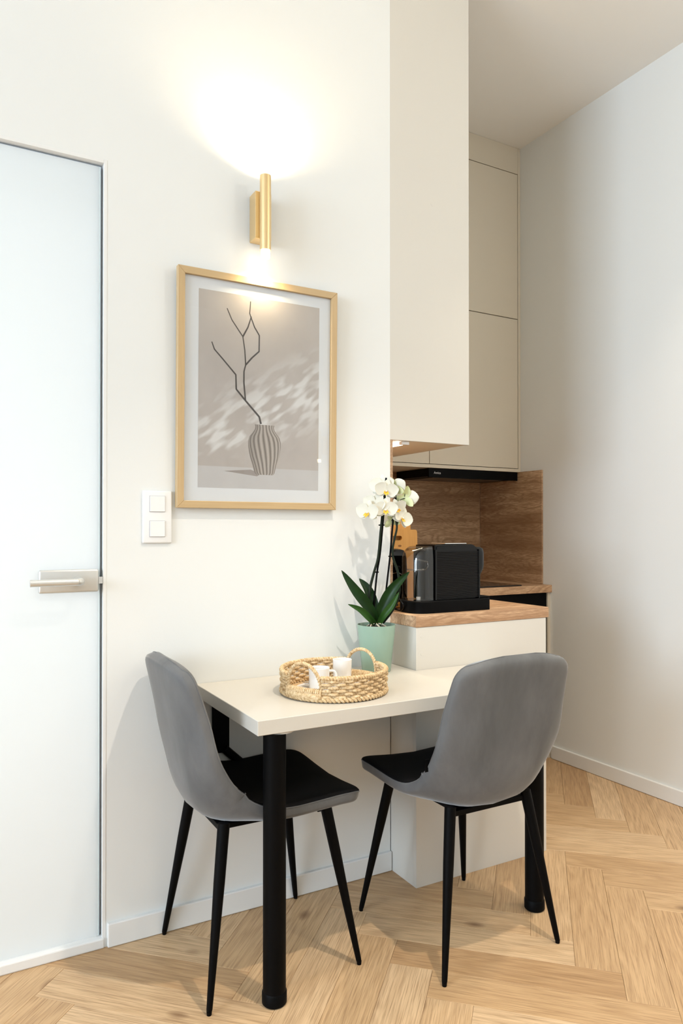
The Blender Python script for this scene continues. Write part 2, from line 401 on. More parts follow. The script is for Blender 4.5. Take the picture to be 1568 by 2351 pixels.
obj('glass_edge', bx(DX1-0.0199, DX1-0.0175, 0.010, 0.018, 0.034, DZ-0.020), m_glassedge, leaf)
obj('threshold', bx(DX0, DX1-0.004, -0.006, WT, 0.0, 0.030, 0.004), m_trim, door)
# lock case and lever
hp = obj('lock_plate', bx(0.242, 0.406, -0.006, 0.0098, 1.046, 1.113, 0.006, 3), m_steel, leaf, smooth=True, ang=40)
obj('latch', bx(0.4062, 0.4176, -0.002, 0.008, 1.070, 1.090), m_chrome, leaf)
bm = tube([(0.352, -0.007, 1.0795), (0.352, -0.016, 1.0795)], 0.017, 24)
obj('rosette', bm, m_steel, leaf, smooth=True, ang=40)
pth = smooth_path([(0.352, -0.012, 1.0795), (0.352, -0.030, 1.0795), (0.349, -0.044, 1.0795), (0.340, -0.051, 1.0795), (0.325, -0.053, 1.0795), (0.215, -0.053, 1.0795)], 6)
obj('lever', tube(pth, 0.0100, 20), m_steel, leaf, smooth=True, ang=50)

# ------------------------------------------------------------------ light switch
sw = thing('light_switch', 'white double light switch plate on the wall beside the picture', 'light switch', (0.577, 0, 1.187))
bm = bx(0.532, 0.622, -0.009, 0.0, 1.187, 1.347, 0.0045, 3)
obj('cover_plate', bm, m_white, sw, W=True, smooth=True, ang=35)
for z in (1.283, 1.207):
    obj('rocker', bx(0.5535, 0.5995, -0.0125, -0.0085, z, z+0.0475, 0.001), m_white, sw, W=True)
    rg = bmesh.new(); bx(0.5525, 0.6005, -0.0096, -0.0088, z-0.001, z+0.0485, bm=rg)
    obj('rocker_gap', rg, mat('switch_gap', (0.35, 0.33, 0.35), 0.6), sw, W=True)

# ------------------------------------------------------------------ wall lamp
FX0 = 0.633
LW = (1.0, 0.80, 0.50)
def wall_lamp(label, loc, rz, up, down):
    """back box on the wall (local y=0 is the wall, the lamp stands out towards -y), tube lit at both ends"""
    o = thing('wall_lamp', label, 'wall lamp', loc, rz, 'gold wall lamps')
    obj('wall_box', bx(-0.028, 0.028, -0.050, 0, 0, 0.152, 0.0015), m_gold, o)
    c = (-0.001, -0.0685, -0.043)
    obj('tube', lathe([(0.0150, 0), (0.0180, 0), (0.0180, 0.240), (0.0150, 0.240), (0.0150, 0)], 40, c=c), m_gold, o, smooth=True, ang=40)
    obj('diffuser', lathe([(0, -0.025), (0.0140, -0.025), (0.0146, -0.022), (0.0146, 0.028), (0, 0.028)], 32, c=c), m_lampglow, o, smooth=True, ang=40)
    obj('diffuser', lathe([(0, 0.208), (0.0146, 0.208), (0.0146, 0.236), (0, 0.236)], 32, c=c), m_lampglow, o, smooth=True, ang=40)
    M = Matrix.Translation(loc) @ Matrix.Rotation(rz, 4, 'Z')
    light('wall_lamp_up', 'SPOT', M @ Vector((c[0], c[1], c[2]+0.244)), up, LW, rot=(math.pi, 0, 0), size=0.013, spot=150, blend=1.0)
    light('wall_lamp_down', 'SPOT', M @ Vector((c[0], c[1], c[2]-0.028)), down, LW, size=0.013, spot=150, blend=1.0)
wall_lamp('brushed gold tube wall lamp shining up and down above the picture', (0.907, 0, 2.165), 0, 13, 9)
wall_lamp('second gold wall lamp on the right wall, mirrored in the picture glass', (XR, -3.3, 1.77), -math.pi/2, 8, 6)

# ------------------------------------------------------------------ framed picture (top leans out from the wall a little)
PWD, PHT = 0.556, 0.745
pic = thing('framed_picture', 'oak framed print of a ribbed vase with a bare branch', 'picture', (0.632, -0.004, 1.296))
pic.rotation_euler = (math.radians(0.9), 0, 0)
FWd, FD = 0.0225, 0.020
def bar(name, poly, m):
    bm = bmesh.new(); loft([[(x, -FD, z) for x, z in poly], [(x, 0, z) for x, z in poly]], bm)
    bmesh.ops.bevel(bm, geom=[e for e in bm.edges], offset=0.0012, segments=1, affect='EDGES')
    obj(name, bm, m, pic)
w, h, f_ = PWD, PHT, FWd
bar('frame_bar', [(0, 0), (w, 0), (w-f_, f_), (f_, f_)], m_frameH)
bar('frame_bar', [(0, h), (f_, h-f_), (w-f_, h-f_), (w, h)], m_frameH)
bar('frame_bar', [(0, 0), (f_, f_), (f_, h-f_), (0, h)], m_frameV)
bar('frame_bar', [(w, 0), (w, h), (w-f_, h-f_), (w-f_, f_)], m_frameV)
obj('mount', bx(f_-0.003, w-f_+0.003, -0.0085, -0.004, f_-0.003, h-f_+0.003), mat('white_mount_board', (0.80, 0.80, 0.83), 0.7), pic)
obj('glass_pane', bx(f_-0.002, w-f_+0.002, -0.0135, -0.0120, f_-0.002, h-f_+0.002), m_pane, pic)
# the print: a flat sheet, its image made of flat printed shapes
QX0, QX1, QZ0, QZ1 = 0.069, 0.492, 0.065, 0.686
QW, QH = QX1-QX0, QZ1-QZ0
m_print = mat('printed_plaster_wall', rough=0.6); t = NT(m_print)
uv = t.n('ShaderNodeUVMap').outputs[0]
se = t.n('ShaderNodeSeparateXYZ', i0=uv); U, V_ = se.outputs[0], se.outputs[1]
rot = t.n('ShaderNodeMapping'); t.put(rot.inputs['Vector'], uv); rot.vector_type = 'POINT'; rot.inputs['Rotation'].default_value = (0, 0, math.radians(-28)); rot.inputs['Scale'].default_value = (1, 1, 1)
stv = t.vmath('MULTIPLY', rot.outputs[0], (5.5, 20.0, 1))
st = t.noise(stv, 1.0, 1.5, 0.45)
# band where the dappled light falls, running up to the right
band = t.math('SUBTRACT', V_, t.math('MULTIPLY_ADD', U, 0.34, 0.22))
bandm = t.n('ShaderNodeMapRange', i0=t.math('ABSOLUTE', band), i1=0.05, i2=0.27, i3=1.0, i4=0.0).outputs[0]
thr = t.n('ShaderNodeMapRange', i0=st, i1=0.46, i2=0.60).outputs[0]
light_m = t.math('MULTIPLY', t.math('MULTIPLY', bandm, thr), t.n('ShaderNodeMapRange', i0=V_, i1=0.15, i2=0.20).outputs[0])
plaster = t.noise(uv, 3.0, 5, 0.65)
basec = t.mix(plaster, c4((0.40, 0.345, 0.32)), c4((0.60, 0.54, 0.51)))
basec = t.mix(t.n('ShaderNodeMapRange', i0=V_, i1=0.55, i2=1.0, i3=0.0, i4=0.5).outputs[0], basec, c4((0.60, 0.52, 0.46)))
pc = t.mix(t.math('MULTIPLY', light_m, 0.8), basec, c4((0.80, 0.78, 0.78)))
tab = t.mix(t.noise(uv, 6, 3), c4((0.52, 0.49, 0.49)), c4((0.62, 0.59, 0.59)))
pc = t.mix(t.n('ShaderNodeMapRange', i0=V_, i1=0.108, i2=0.112, i3=1.0, i4=0.0).outputs[0], pc, tab)
t.t.links.new(pc, t.b.inputs['Base Color'])
def flat(name, quads, m, parent, yy):
    """flat printed shape; quads: list of four (u, v) with uv coords"""
    bm = bmesh.new(); uvl = bm.loops.layers.uv.new('UVMap')
    for q in quads:
        vs = [bm.verts.new((QX0+QW*u, yy, QZ0+QH*v)) for (u, v, *_ ) in q]
        fc = bm.faces.new(vs)
        for lp, pt in zip(fc.loops, q): lp[uvl].uv = (pt[2], pt[3]) if len(pt) > 2 else (pt[0], pt[1])
    bmesh.ops.remove_doubles(bm, verts=bm.verts, dist=1e-6)
    return obj(name, bm, m, parent)
prt = flat('print', [[(0, 0), (1, 0), (1, 1), (0, 1)]], m_print, pic, -0.0088)
m_vase = mat('printed_vase', rough=0.6); t = NT(m_vase)
uv = t.n('ShaderNodeUVMap').outputs[0]; se = t.n('ShaderNodeSeparateXYZ', i0=uv)
au = t.math('ARCSINE', t.math('MULTIPLY_ADD', se.outputs[0], 1.96, -0.98))
wv = t.math('SINE', t.math('MULTIPLY', t.math('MULTIPLY_ADD', se.outputs[1], 0.45, au), 19.0))
vc = t.ramp(t.math('MULTIPLY_ADD', wv, 0.5, 0.5), [(0.0, (0.17, 0.135, 0.115)), (0.35, (0.33, 0.28, 0.245)), (1.0, (0.50, 0.435, 0.395))])
vc = t.mix(t.n('ShaderNodeMapRange', i0=se.outputs[0], i1=0.0, i2=0.35, i3=0.45, i4=0.0).outputs[0], vc, c4((0.10, 0.08, 0.07)))
t.t.links.new(vc, t.b.inputs['Base Color'])
# vase outline (u centre 0.53): width by height
vz = [(0.075, 0.070), (0.085, 0.085), (0.12, 0.098), (0.17, 0.122), (0.22, 0.135), (0.25, 0.136), (0.275, 0.125), (0.295, 0.100), (0.312, 0.083), (0.326, 0.078), (0.338, 0.083)]
quads = []
for (v0, w0), (v1, w1) in zip(vz, vz[1:]):
    for k in range(12):
        a, b = k/12, (k+1)/12; cx = 0.532
        n0 = (v0-0.075)/0.263; n1 = (v1-0.075)/0.263
        quads.append([(cx+(2*a-1)*w0, v0, a, n0), (cx+(2*b-1)*w0, v0, b, n0), (cx+(2*b-1)*w1, v1, b, n1), (cx+(2*a-1)*w1, v1, a, n1)])
flat('printed_vase', quads, m_vase, prt, -0.00895)
m_vshadow = mat('printed_shadow', (0.33, 0.28, 0.26), 0.6)
flat('printed_shadow', [[(0.20, 0.088), (0.47, 0.066), (0.50, 0.078), (0.42, 0.100)]], m_vshadow, prt, -0.00888)
m_branch = mat('printed_branch', (0.045, 0.032, 0.026), 0.6)
def pu(x, y):     # picture-crop pixel -> print uv (rectified)
    u = (x-195)/(930-195)
    top = 813+(935-813)*u; bot = 2028+(2052-2028)*u
    return (u, (bot-y)/(bot-top))
br = [[(562, 1640), (552, 1598), (468, 1498), (413, 1428), (410, 1340), (330, 1240), (285, 1185), (270, 1140)],
      [(468, 1498), (458, 1390), (458, 1320), (468, 1280), (462, 1190), (450, 1107), (385, 1005), (357, 935)],
      [(468, 1280), (505, 1237), (548, 1198), (549, 1100), (520, 1050), (498, 990), (490, 965), (495, 893)],
      [(450, 1107), (480, 1050), (500, 985)]]
quads = []
for bi, path in enumerate(br):
    P = [pu(*p) for p in path]
    for i in range(len(P)-1):
        a = Vector((P[i][0]*QW, P[i][1]*QH)); b = Vector((P[i+1][0]*QW, P[i+1][1]*QH)); d = (b-a).normalized(); nrm = Vector((-d.y, d.x))
        w0 = (0.0034 if bi == 0 else 0.0027)*(1-0.55*i/len(P)); w1 = (0.0034 if bi == 0 else 0.0027)*(1-0.55*(i+1)/len(P))
        a -= d*0.0006; b += d*0.0006
        q = [a-nrm*w0, a+nrm*w0, b+nrm*w1, b-nrm*w1]
        quads.append([(p.x/QW, p.y/QH) for p in q])
flat('printed_branch', quads, m_branch, prt, -0.00905)

# ------------------------------------------------------------------ kitchen
WTOP = 0.932; WTH = 0.040
UZ = 1.556
# tall wall cabinet on the left side of the niche, doors to the right
tc = thing('wall_cabinet', 'tall cream cabinet whose plain end panel continues the white wall', 'cabinet', (XW+0.18, 0.6, UZ))
obj('end_panel', bx(XW, 1.789, 0.0, 0.018, UZ, ZC-0.001, 0.0008), m_cream, tc, W=True)
obj('body', bx(XW+0.0125, 1.770, 0.0182, YB-0.001, UZ+0.001, ZC-0.001), m_cash, tc, W=True)
for y0, y1 in ((0.022, 0.442), (0.446, 0.872)):
    for z0, z1 in ((UZ+0.002, 2.42), (2.424, 3.25)):
        obj('cabinet_door', bx(1.7705, 1.788, y0, y1, z0, z1, 0.0008), m_cash, tc, W=True)
capbm = bmesh.new(); tube([(1.616, 0.0002, 2.456), (1.616, -0.0007, 2.456)], 0.009, 24, capbm)
obj('screw_cap', capbm, m_cream, tc, W=True)
# led lamp under it
ld = thing('cabinet_light', 'small lit strip lamp under the tall cabinet', 'lamp', (1.475, 0.15, UZ-0.02))
obj('housing', bx(1.490, 1.522, 0.0190, 0.040, UZ-0.012, UZ-0.0005, 0.001), m_white, ld, W=True)
obj('lit_strip', bx(1.494, 1.518, 0.0405, 0.50, UZ-0.010, UZ-0.0005, 0.001), m_led, ld, W=True)
light('cabinet_light', 'AREA', (1.506, 0.27, UZ-0.014), 3.0, (1, 0.85, 0.62), size=0.02, size_y=0.42)

# upper cabinets on the back wall
YU = 0.885
uc = thing('wall_cabinet', 'beige floor to ceiling upper cabinets at the back above the hood', 'cabinet', (2.3, YU, UZ))
obj('carcass', bx(1.79, 2.864, YU+0.020, YB-0.001, UZ+0.018, ZC-0.001), m_dark, uc, W=True)
obj('bottom_panel', bx(1.79, 2.864, YU, YB-0.001, UZ, UZ+0.0178, 0.0008), m_cash, uc, W=True)
obj('side_panel', bx(2.864, XR-0.0005, YU, YB-0.001, UZ, ZC-0.001, 0.0008), m_cash, uc, W=True)
for x0, x1, z0, z1 in ((1.795, 2.2435, UZ+0.021, 2.4215), (2.2475, 2.8605, UZ+0.021, 2.4215), (1.795, 2.2435, 2.426, 3.2475), (2.2475, 2.8605, 2.426, 3.2475)):
    obj('cabinet_door', bx(x0, x1, YU+0.001, YU+0.0198, z0, z1, 0.0006), m_cash, uc, W=True)
obj('top_filler', bx(1.795, 2.8635, YU+0.001, YU+0.0198, 3.252, ZC-0.001, 0.0006), m_cash, uc, W=True)
# hood
hd = thing('cooker_hood', 'flat black cooker hood under the beige upper cabinets', 'cooker hood', (2.55, YU+0.02, 1.50))
obj('body', bx(2.250, 2.862, YU+0.018, YB-0.03, 1.512, UZ-0.0005, 0.002), m_blackmatte, hd, W=True)
obj('slide_front', bx(2.247, 2.866, YU+0.010, YU+0.0178, 1.507, UZ-0.0005, 0.001), m_blackmatte, hd, W=True)
obj('filter', bx(2.31, 2.80, YU+0.06, YB-0.08, 1.509, 1.5118), mat('hood_filter', (0.10, 0.08, 0.06), 0.4, 0.7), hd, W=True)
fc = bpy.data.curves.new('logo', 'FONT'); fc.body = 'Amica'; fc.size = 0.018; fc.align_x = 'CENTER'; fc.align_y = 'CENTER'; fc.extrude = 0.0001
fo_ = bpy.data.objects.new('logo_source', fc); C.objects.link(fo_)
bpy.context.view_layer.update()
tm = bpy.data.meshes.new_from_object(fo_.evaluated_get(bpy.context.evaluated_depsgraph_get()))
bpy.data.objects.remove(fo_)
lm = bmesh.new(); lm.from_mesh(tm)
lm.transform(Matrix.Translation((2.303, YU+0.0096, 1.531)) @ Matrix.Rotation(math.pi/2, 4, 'X'))
obj('logo', lm, mat('silver_print', (0.6, 0.6, 0.6), 0.4), hd, W=True)

# backsplash panels
bs = obj('backsplash_panel', bx(XW+0.0125, XR-0.011, YB-0.010, YB-0.0005, WTOP, UZ-0.0005), m_sonX); tag(bs, 'brown oak backsplash panel on the back wall behind the coffee machine', 'backsplash')
bs = obj('backsplash_panel', bx(XR-0.0105, XR-0.0005, 0.712, YB-0.0105, WTOP, UZ+0.001, 0.0006), m_sonY); tag(bs, 'brown oak backsplash panel on the right wall beside the hob', 'backsplash')
bs = obj('backsplash_panel', bx(XW, XW+0.0115, 0.0, YB-0.0105, WTOP, UZ-0.0005, 0.0006), m_sonY); tag(bs, 'narrow oak panel edge at the end of the white wall behind the orchid', 'backsplash')

# worktop: two boards meeting in an L
wtp = thing('worktop', 'pale oak kitchen worktop under the coffee machine and hob', 'worktop', (1.75, 0.5, WTOP-WTH))
obj('board', bx(XW, 2.045, -0.162, YB-0.0005, WTOP-WTH, WTOP-0.0005, 0.0015), m_sonTop, wtp, W=True)
obj('board', bx(2.0455, XR-0.0005, 0.647, YB-0.0005, WTOP-WTH, WTOP-0.0005, 0.0015), m_sonTop, wtp, W=True)

# base cabinet, end panel towards the room
bc = thing('base_cabinet', 'cream base cabinet end under the coffee machine behind the table', 'cabinet', (1.73, 0.2, 0))
obj('end_panel', bx(XW+0.002, 2.032, -0.160, -0.142, 0.0, WTOP-WTH-0.0005, 0.0008), m_cream, bc, W=True)
obj('cheek', bx(XW+0.002, XW+0.018, -0.1418, -0.0005, 0.0, WTOP-WTH-0.0005, 0.0006), m_cream, bc, W=True)
obj('body', bx(XW+0.020, 2.010, -0.1415, YB-0.001, 0.0, WTOP-WTH-0.0008), m_cash, bc, W=True)
for y0, y1 in ((-0.137, 0.31), (0.314, 0.63)):
    obj('cabinet_door', bx(2.0105, 2.028, y0, y1, 0.10, WTOP-WTH-0.03, 0.0008), m_cash, bc, W=True)
for x, z in ((1.452, 0.07), (1.452, 0.86), (1.452, 0.80)):
    cb = bmesh.new(); tube([(x, -0.1598, z), (x, -0.1607, z)], 0.006, 20, cb); obj('screw_cap', cb, m_cream, bc, W=True)
# base cabinet under the hob with a black oven front
b2 = thing('base_cabinet', 'beige base cabinet with black front under the hob', 'cabinet', (2.46, 0.66, 0))
obj('body', bx(2.034, 2.864, 0.690, YB-0.001, 0.0, WTOP-WTH-0.0008), m_dark, b2, W=True)
obj('side_panel', bx(2.864, XR-0.0005, 0.660, YB-0.001, 0.0, WTOP-WTH-0.0008, 0.0008), m_cash, b2, W=True)
obj('black_front', bx(2.034, 2.862, 0.668, 0.6898, 0.09, WTOP-WTH-0.004, 0.001), m_blackmatte, b2, W=True)
# hob
hb = thing('hob', 'flat black glass hob on the pale oak worktop', 'hob', (2.42, 0.92, WTOP))
obj('glass_plate', bx(2.12, 2.690, 0.672, 1.17, WTOP, WTOP+0.006, 0.002), m_glassblack, hb, W=True)
for x, y, r in ((2.26, 0.80, 0.09), (2.55, 0.80, 0.07), (2.26, 1.04, 0.07), (2.55, 1.04, 0.09)):
    rb = lathe([(r, 0), (r+0.0015, 0), (r+0.0015, 0.0003), (r, 0.0003), (r, 0)], 40, c=(x, y, WTOP+0.0061)); obj('zone_ring', rb, mat('hob_print', (0.12, 0.12, 0.12), 0.4), hb, W=True)

# ------------------------------------------------------------------ coffee machine
MZ = WTOP
cm = thing('coffee_machine', 'black capsule coffee machine with ribbed side and clear water tank', 'coffee machine', (1.62, -0.05, MZ))
def plan(x0, x1, y0, y1, rl, rr, inset=0.0, n=8):
    """rounded plan outline, left corner radius rl, right corner radius rr"""
    x0 += inset; x1 -= inset; y0 += inset; y1 -= inset; out = []
    rl = max(rl-inset, 0.002); rr = max(rr-inset, 0.002)
    for cx, cy, r, a in ((x1-rr, y1-rr, rr, 0), (x0+rl, y1-rl, rl, 90), (x0+rl, y0+rl, rl, 180), (x1-rr, y0+rr, rr, 270)):
        for k in range(n+1):
            th = math.radians(a+90*k/n); out.append((cx+r*math.cos(th), cy+r*math.sin(th)))
    return out
def ploft(specs): return loft([[(x, y, z) for x, y in pl] for pl, z in specs])
bm = ploft([(plan(1.455, 1.790, -0.125, 0.020, 0.055, 0.012), MZ+0.0005), (plan(1.455, 1.790, -0.125, 0.020, 0.055, 0.012), MZ+0.040), (plan(1.455, 1.790, -0.125, 0.020, 0.055, 0.012, 0.003), MZ+0.043)])
obj('base', bm, m_blackmatte, cm, W=True, smooth=True, ang=40)
# body: side silhouette with rounded upper right corner, extruded in depth
sil = [(1.545, MZ+0.0435), (1.744, MZ+0.0435), (1.744, MZ+0.195)]
for k in range(9):
    th = math.radians(90*k/8); sil.append((1.744-0.036+0.036*math.cos(th), MZ+0.207+0.036*math.sin(th)))
sil += [(1.56, MZ+0.243), (1.545, MZ+0.240)]
bm = loft([[(x, y, z) for x, z in sil] for y in (-0.112, 0.016)]); bmesh.ops.bevel(bm, geom=[e for e in bm.edges if abs(e.verts[0].co.y-e.verts[1].co.y) < 1e-6], offset=0.006, segments=3, affect='EDGES')
obj('body', bm, m_blackgloss, cm, W=True, smooth=True, ang=35)
bm = bmesh.new()
nr = 30
for i in range(nr):
    z = MZ+0.050+i*(0.172/nr)
    tube([(1.549, -0.1125, z), (1.739, -0.1125, z)], 0.0024, 8, bm)
rb = obj('ribbed_panel', bm, mat('black_satin_ribs', (0.002, 0.002, 0.0022), 0.20, spec=0.2), cm, W=True, smooth=True, ang=60); rb['kind'] = 'stuff'
for x0, x1 in ((1.541, 1.548), (1.739, 1.7455)):
    obj('side_strip', bx(x0, x1, -0.1165, -0.108, MZ+0.044, MZ+0.225, 0.001), m_blackgloss, cm, W=True)
obj('top_plate', bx(1.600, 1.700, -0.095, -0.01, MZ+0.2432, MZ+0.2475, 0.002), m_chrome, cm, W=True)
# brew head at the right end
obj('brew_head', ploft([(plan(1.742, 1.797, -0.095, -0.012, 0.003, 0.030, i), MZ+z) for i, z in ((0.012, 0.128), (0.002, 0.150), (0.0, 0.165), (0.0, 0.210), (0.004, 0.226), (0.014, 0.232))]), m_blackgloss, cm, W=True, smooth=True, ang=50)
obj('spout', bx(1.775, 1.790, -0.062, -0.042, MZ+0.116, MZ+0.1285, 0.003), m_chrome, cm, W=True)
obj('drip_tray', bx(1.7455, 1.790, -0.118, 0.013, MZ+0.0432, MZ+0.050, 0.002), m_blackmatte, cm, W=True)
# clear tank, rounded at its left end and top
specs = [(plan(1.462, 1.540, -0.112, 0.012, 0.046, 0.006), MZ+0.0435)]
specs += [(plan(1.462, 1.540, -0.112, 0.012, 0.046, 0.006), MZ+0.185)]
for k in range(1, 8):
    th = math.radians(90*k/7); r = 0.048
    x0 = 1.462+0.060*(1-math.cos(th)); i = 0.010*(1-math.cos(th))
    specs.append((plan(x0, 1.540, -0.112+i, 0.012-i, max(0.046*math.cos(th), 0.008), 0.006), MZ+0.185+0.052*math.sin(th)))
tank = obj('water_tank', ploft(specs), m_tank, cm, W=True, smooth=True, ang=50)
bm = loft([[(x, y, z) for x, y in [(1.468, -0.060), (1.4985, -0.104), (1.512, -0.104), (1.475, -0.055)]] for z in (MZ+0.150, MZ+0.155)])
hg = tube([(1.466, -0.045, MZ+0.153), (1.470, -0.076, MZ+0.153), (1.486, -0.098, MZ+0.153), (1.503, -0.1125, MZ+0.156), (1.512, -0.1135, MZ+0.168), (1.508, -0.1125, MZ+0.182), (1.49, -0.099, MZ+0.188), (1.472, -0.079, MZ+0.187)], 0.003, 8)
bm.free(); obj('grip_rim', hg, m_tank, tank, W=True, smooth=True)
obj('tank_core', bx(1.515, 1.5395, -0.085, -0.015, MZ+0.046, MZ+0.225, 0.004), m_blackmatte, cm, W=True)
obj('tank_valve', lathe([(0, 0), (0.008, 0), (0.008, 0.010), (0, 0.010)], 16, c=(1.50, -0.07, MZ+0.045)), m_white, cm, W=True, smooth=True, ang=40)
cp = smooth_path([(1.470, 0.019, MZ+0.020), (1.455, 0.040, MZ+0.012), (1.451, 0.030, MZ+0.05), (1.455, 0.024, MZ+0.085), (1.470, 0.030, MZ+0.10), (1.480, 0.040, MZ+0.075), (1.472, 0.046, MZ+0.03), (1.455, 0.050, MZ+0.006), (1.452, 0.020, MZ+0.006), (1.455, -0.030, MZ+0.006), (1.4475, -0.05, MZ+0.03), (1.443, 0.0, MZ+0.07), (1.442, 0.03, MZ+0.11), (1.444, 0.06, MZ+0.06)], 8)
obj('power_cord', tube(cp, 0.003, 8), m_blackgloss, cm, W=True, smooth=True)

# things behind the machine
fb = thing('chopping_board', 'thick bamboo board lying flat under the slim black appliance', 'chopping board', (1.54, 0.18, WTOP))
bm = bx(1.440, 1.640, 0.066, 0.295, WTOP+0.003, WTOP+0.022, 0.003); obj('board', bm, m_bamboo, fb, W=True)
for x in (1.46, 1.62):
    for y in (0.085, 0.275): obj('foot', lathe([(0, 0), (0.008, 0), (0.008, 0.003), (0, 0.003)], 14, c=(x, y, WTOP)), m_blackmatte, fb, W=True)
ts = thing('kitchen_appliance', 'slim glossy black appliance between the orchid and the coffee machine', 'appliance', (1.51, 0.18, WTOP+0.022))
TZ = WTOP+0.0222
def tsec(z, ins): return ([(x, y, z) for x, y in plan(1.444, 1.569, 0.088, 0.285, 0.018, 0.018, ins)])
bm = loft([tsec(TZ+0.012, 0.002), tsec(TZ+0.02, 0.0), tsec(TZ+0.10, 0.0005), tsec(TZ+0.165, 0.003), tsec(TZ+0.185, 0.007), tsec(TZ+0.195, 0.014), tsec(TZ+0.200, 0.026)])
obj('body', bm, m_blackgloss, ts, W=True, smooth=True, ang=50)
obj('base', loft([tsec(TZ, 0.006), tsec(TZ+0.012, 0.006)]), m_blackmatte, ts, W=True)
for x in (1.487, 1.527): obj('slot', bx(x-0.011, x+0.011, 0.12, 0.255, TZ+0.1995, TZ+0.201), m_dark, ts, W=True)
obj('lever', bx(1.495, 1.520, 0.072, 0.089, TZ+0.125, TZ+0.137, 0.004), m_blackmatte, ts, W=True)
obj('chrome_trim', tube(smooth_path([(1.452, 0.0855, TZ+0.075), (1.475, 0.0855, TZ+0.10), (1.505, 0.0855, TZ+0.112), (1.53, 0.0855, TZ+0.105), (1.545, 0.0865, TZ+0.085)], 6), 0.0014, 8), m_chrome, ts, W=True, smooth=True)
def board(name, label, x0, x1, y, z0, z1, slot):
    o = thing(name, label, 'chopping board', ((x0+x1)/2, y, z0))
    w, h = x1-x0, z1-z0; bm = bmesh.new()
    pl = plan(-w/2, w/2, 0, h, 0.012, 0.012)
    if slot:
        # board with a hand slot: outline bridged to a slot outline
        sl = plan(-0.060, 0.040, h-0.045, h-0.026, 0.009, 0.009)
        F, B = [], []
        for yy in (-0.007, 0.007):
            F.append([bm.verts.new((x, yy, z)) for x, z in pl]); B.append([bm.verts.new((x, yy, z)) for x, z in sl])
        n = len(pl)
        for k in range(n):
            k2 = (k+1) % n
            for s in (0, 1): bm.faces.new((F[s][k], F[s][k2], B[s][k2], B[s][k]))
            bm.faces.new((F[0][k], F[0][k2], F[1][k2], F[1][k])); bm.faces.new((B[0][k], B[0][k2], B[1][k2], B[1][k]))
    else:
        loft([[(x, yy, z) for x, z in pl] for yy in (-0.007, 0.007)], bm)
    b = obj('board', bm, m_bamboo, o)
    if slot:
        for x, z in ((0.028, h-0.068), (0.066, h-0.083)):
            obj('burnt_mark', prism([(0.008*math.cos(a*math.pi/5)+x, 0.004*math.sin(a*math.pi/5)) for a in range(10)], 0, 0.0002).copy() if False else
                loft([[(x+0.009*math.cos(a*math.pi/5), yy, z+0.0045*math.sin(a*math.pi/5)) for a in range(10)] for yy in (-0.0072, -0.0069)]), mat('burnt_brand', (0.20, 0.085, 0.02), 0.7), o)
    o.rotation_euler = (math.radians(-2.0), 0, 0)
    return o
board('chopping_board', 'bamboo chopping board with hand slot standing behind the slim black appliance', 1.530, 1.765, 0.312, WTOP+0.0005, 1.229, True)
board('chopping_board', 'tallest bamboo board standing rearmost behind the orchid flowers', 1.500, 1.747, 0.334, WTOP+0.0005, 1.300, False)

# ------------------------------------------------------------------ table
TZT, TTH = 0.745, 0.0385
TX0, TX1, TYF = 0.700, 1.762, -0.506
tb = thing('table', 'cream wall mounted table on two black legs', 'table', (1.2, -0.25, 0))
poly = [(TX0, -0.001), (TX0, TYF), (TX1, TYF), (TX1, -0.1625), (XW-0.001, -0.1625), (XW-0.001, -0.001)]
bm = prism(poly, TZT-TTH, TZT); bmesh.ops.bevel(bm, geom=list(bm.edges), offset=0.0012, segments=1, affect='EDGES')
obj('tabletop', bm, m_table, tb, W=True)
for x, y in ((0.762, -0.470), (1.688, -0.452)):
    lg = obj('leg', lathe([(0, 0.02), (0.0300, 0.02), (0.0300, TZT-TTH-0.006), (0, TZT-TTH-0.006)], 40, c=(x, y, 0)), m_black, tb, W=True, smooth=True, ang=40)
    obj('foot_cap', lathe([(0, 0), (0.029, 0), (0.0325, 0.004), (0.0325, 0.030), (0.030, 0.034), (0, 0.034)], 40, c=(x, y, 0)), m_black, lg, W=True, smooth=True, ang=40)
    obj('mounting_plate', lathe([(0, TZT-TTH-0.006), (0.036, TZT-TTH-0.006), (0.036, TZT-TTH-0.0005), (0, TZT-TTH-0.0005)], 32, c=(x+0.018, y+0.006, 0)), m_table, lg, W=True, smooth=True, ang=40)
# steel bracket on the wall, a plate with a diagonal stay
bk = obj('bracket', bx(0.752, 0.808, -0.010, -0.0015, 0.520, TZT-TTH-0.001, 0.001), m_black, tb, W=True)
obj('stay', tube([(0.790, -0.014, 0.533), (0.935, -0.032, 0.395)], 0.0135, 10), m_black, bk, W=True)
obj('arm', bx(0.775, 0.808, -0.30, -0.0105, TZT-TTH-0.020, TZT-TTH-0.001, 0.001), m_black, bk, W=True)
obj('screw', lathe([(0, 0), (0.0035, 0), (0.0035, 0.002), (0, 0.002)], 12).copy() if False else tube([(0.800, -0.0101, 0.655), (0.800, -0.0125, 0.655)], 0.0035, 12), m_chrome, bk, W=True)

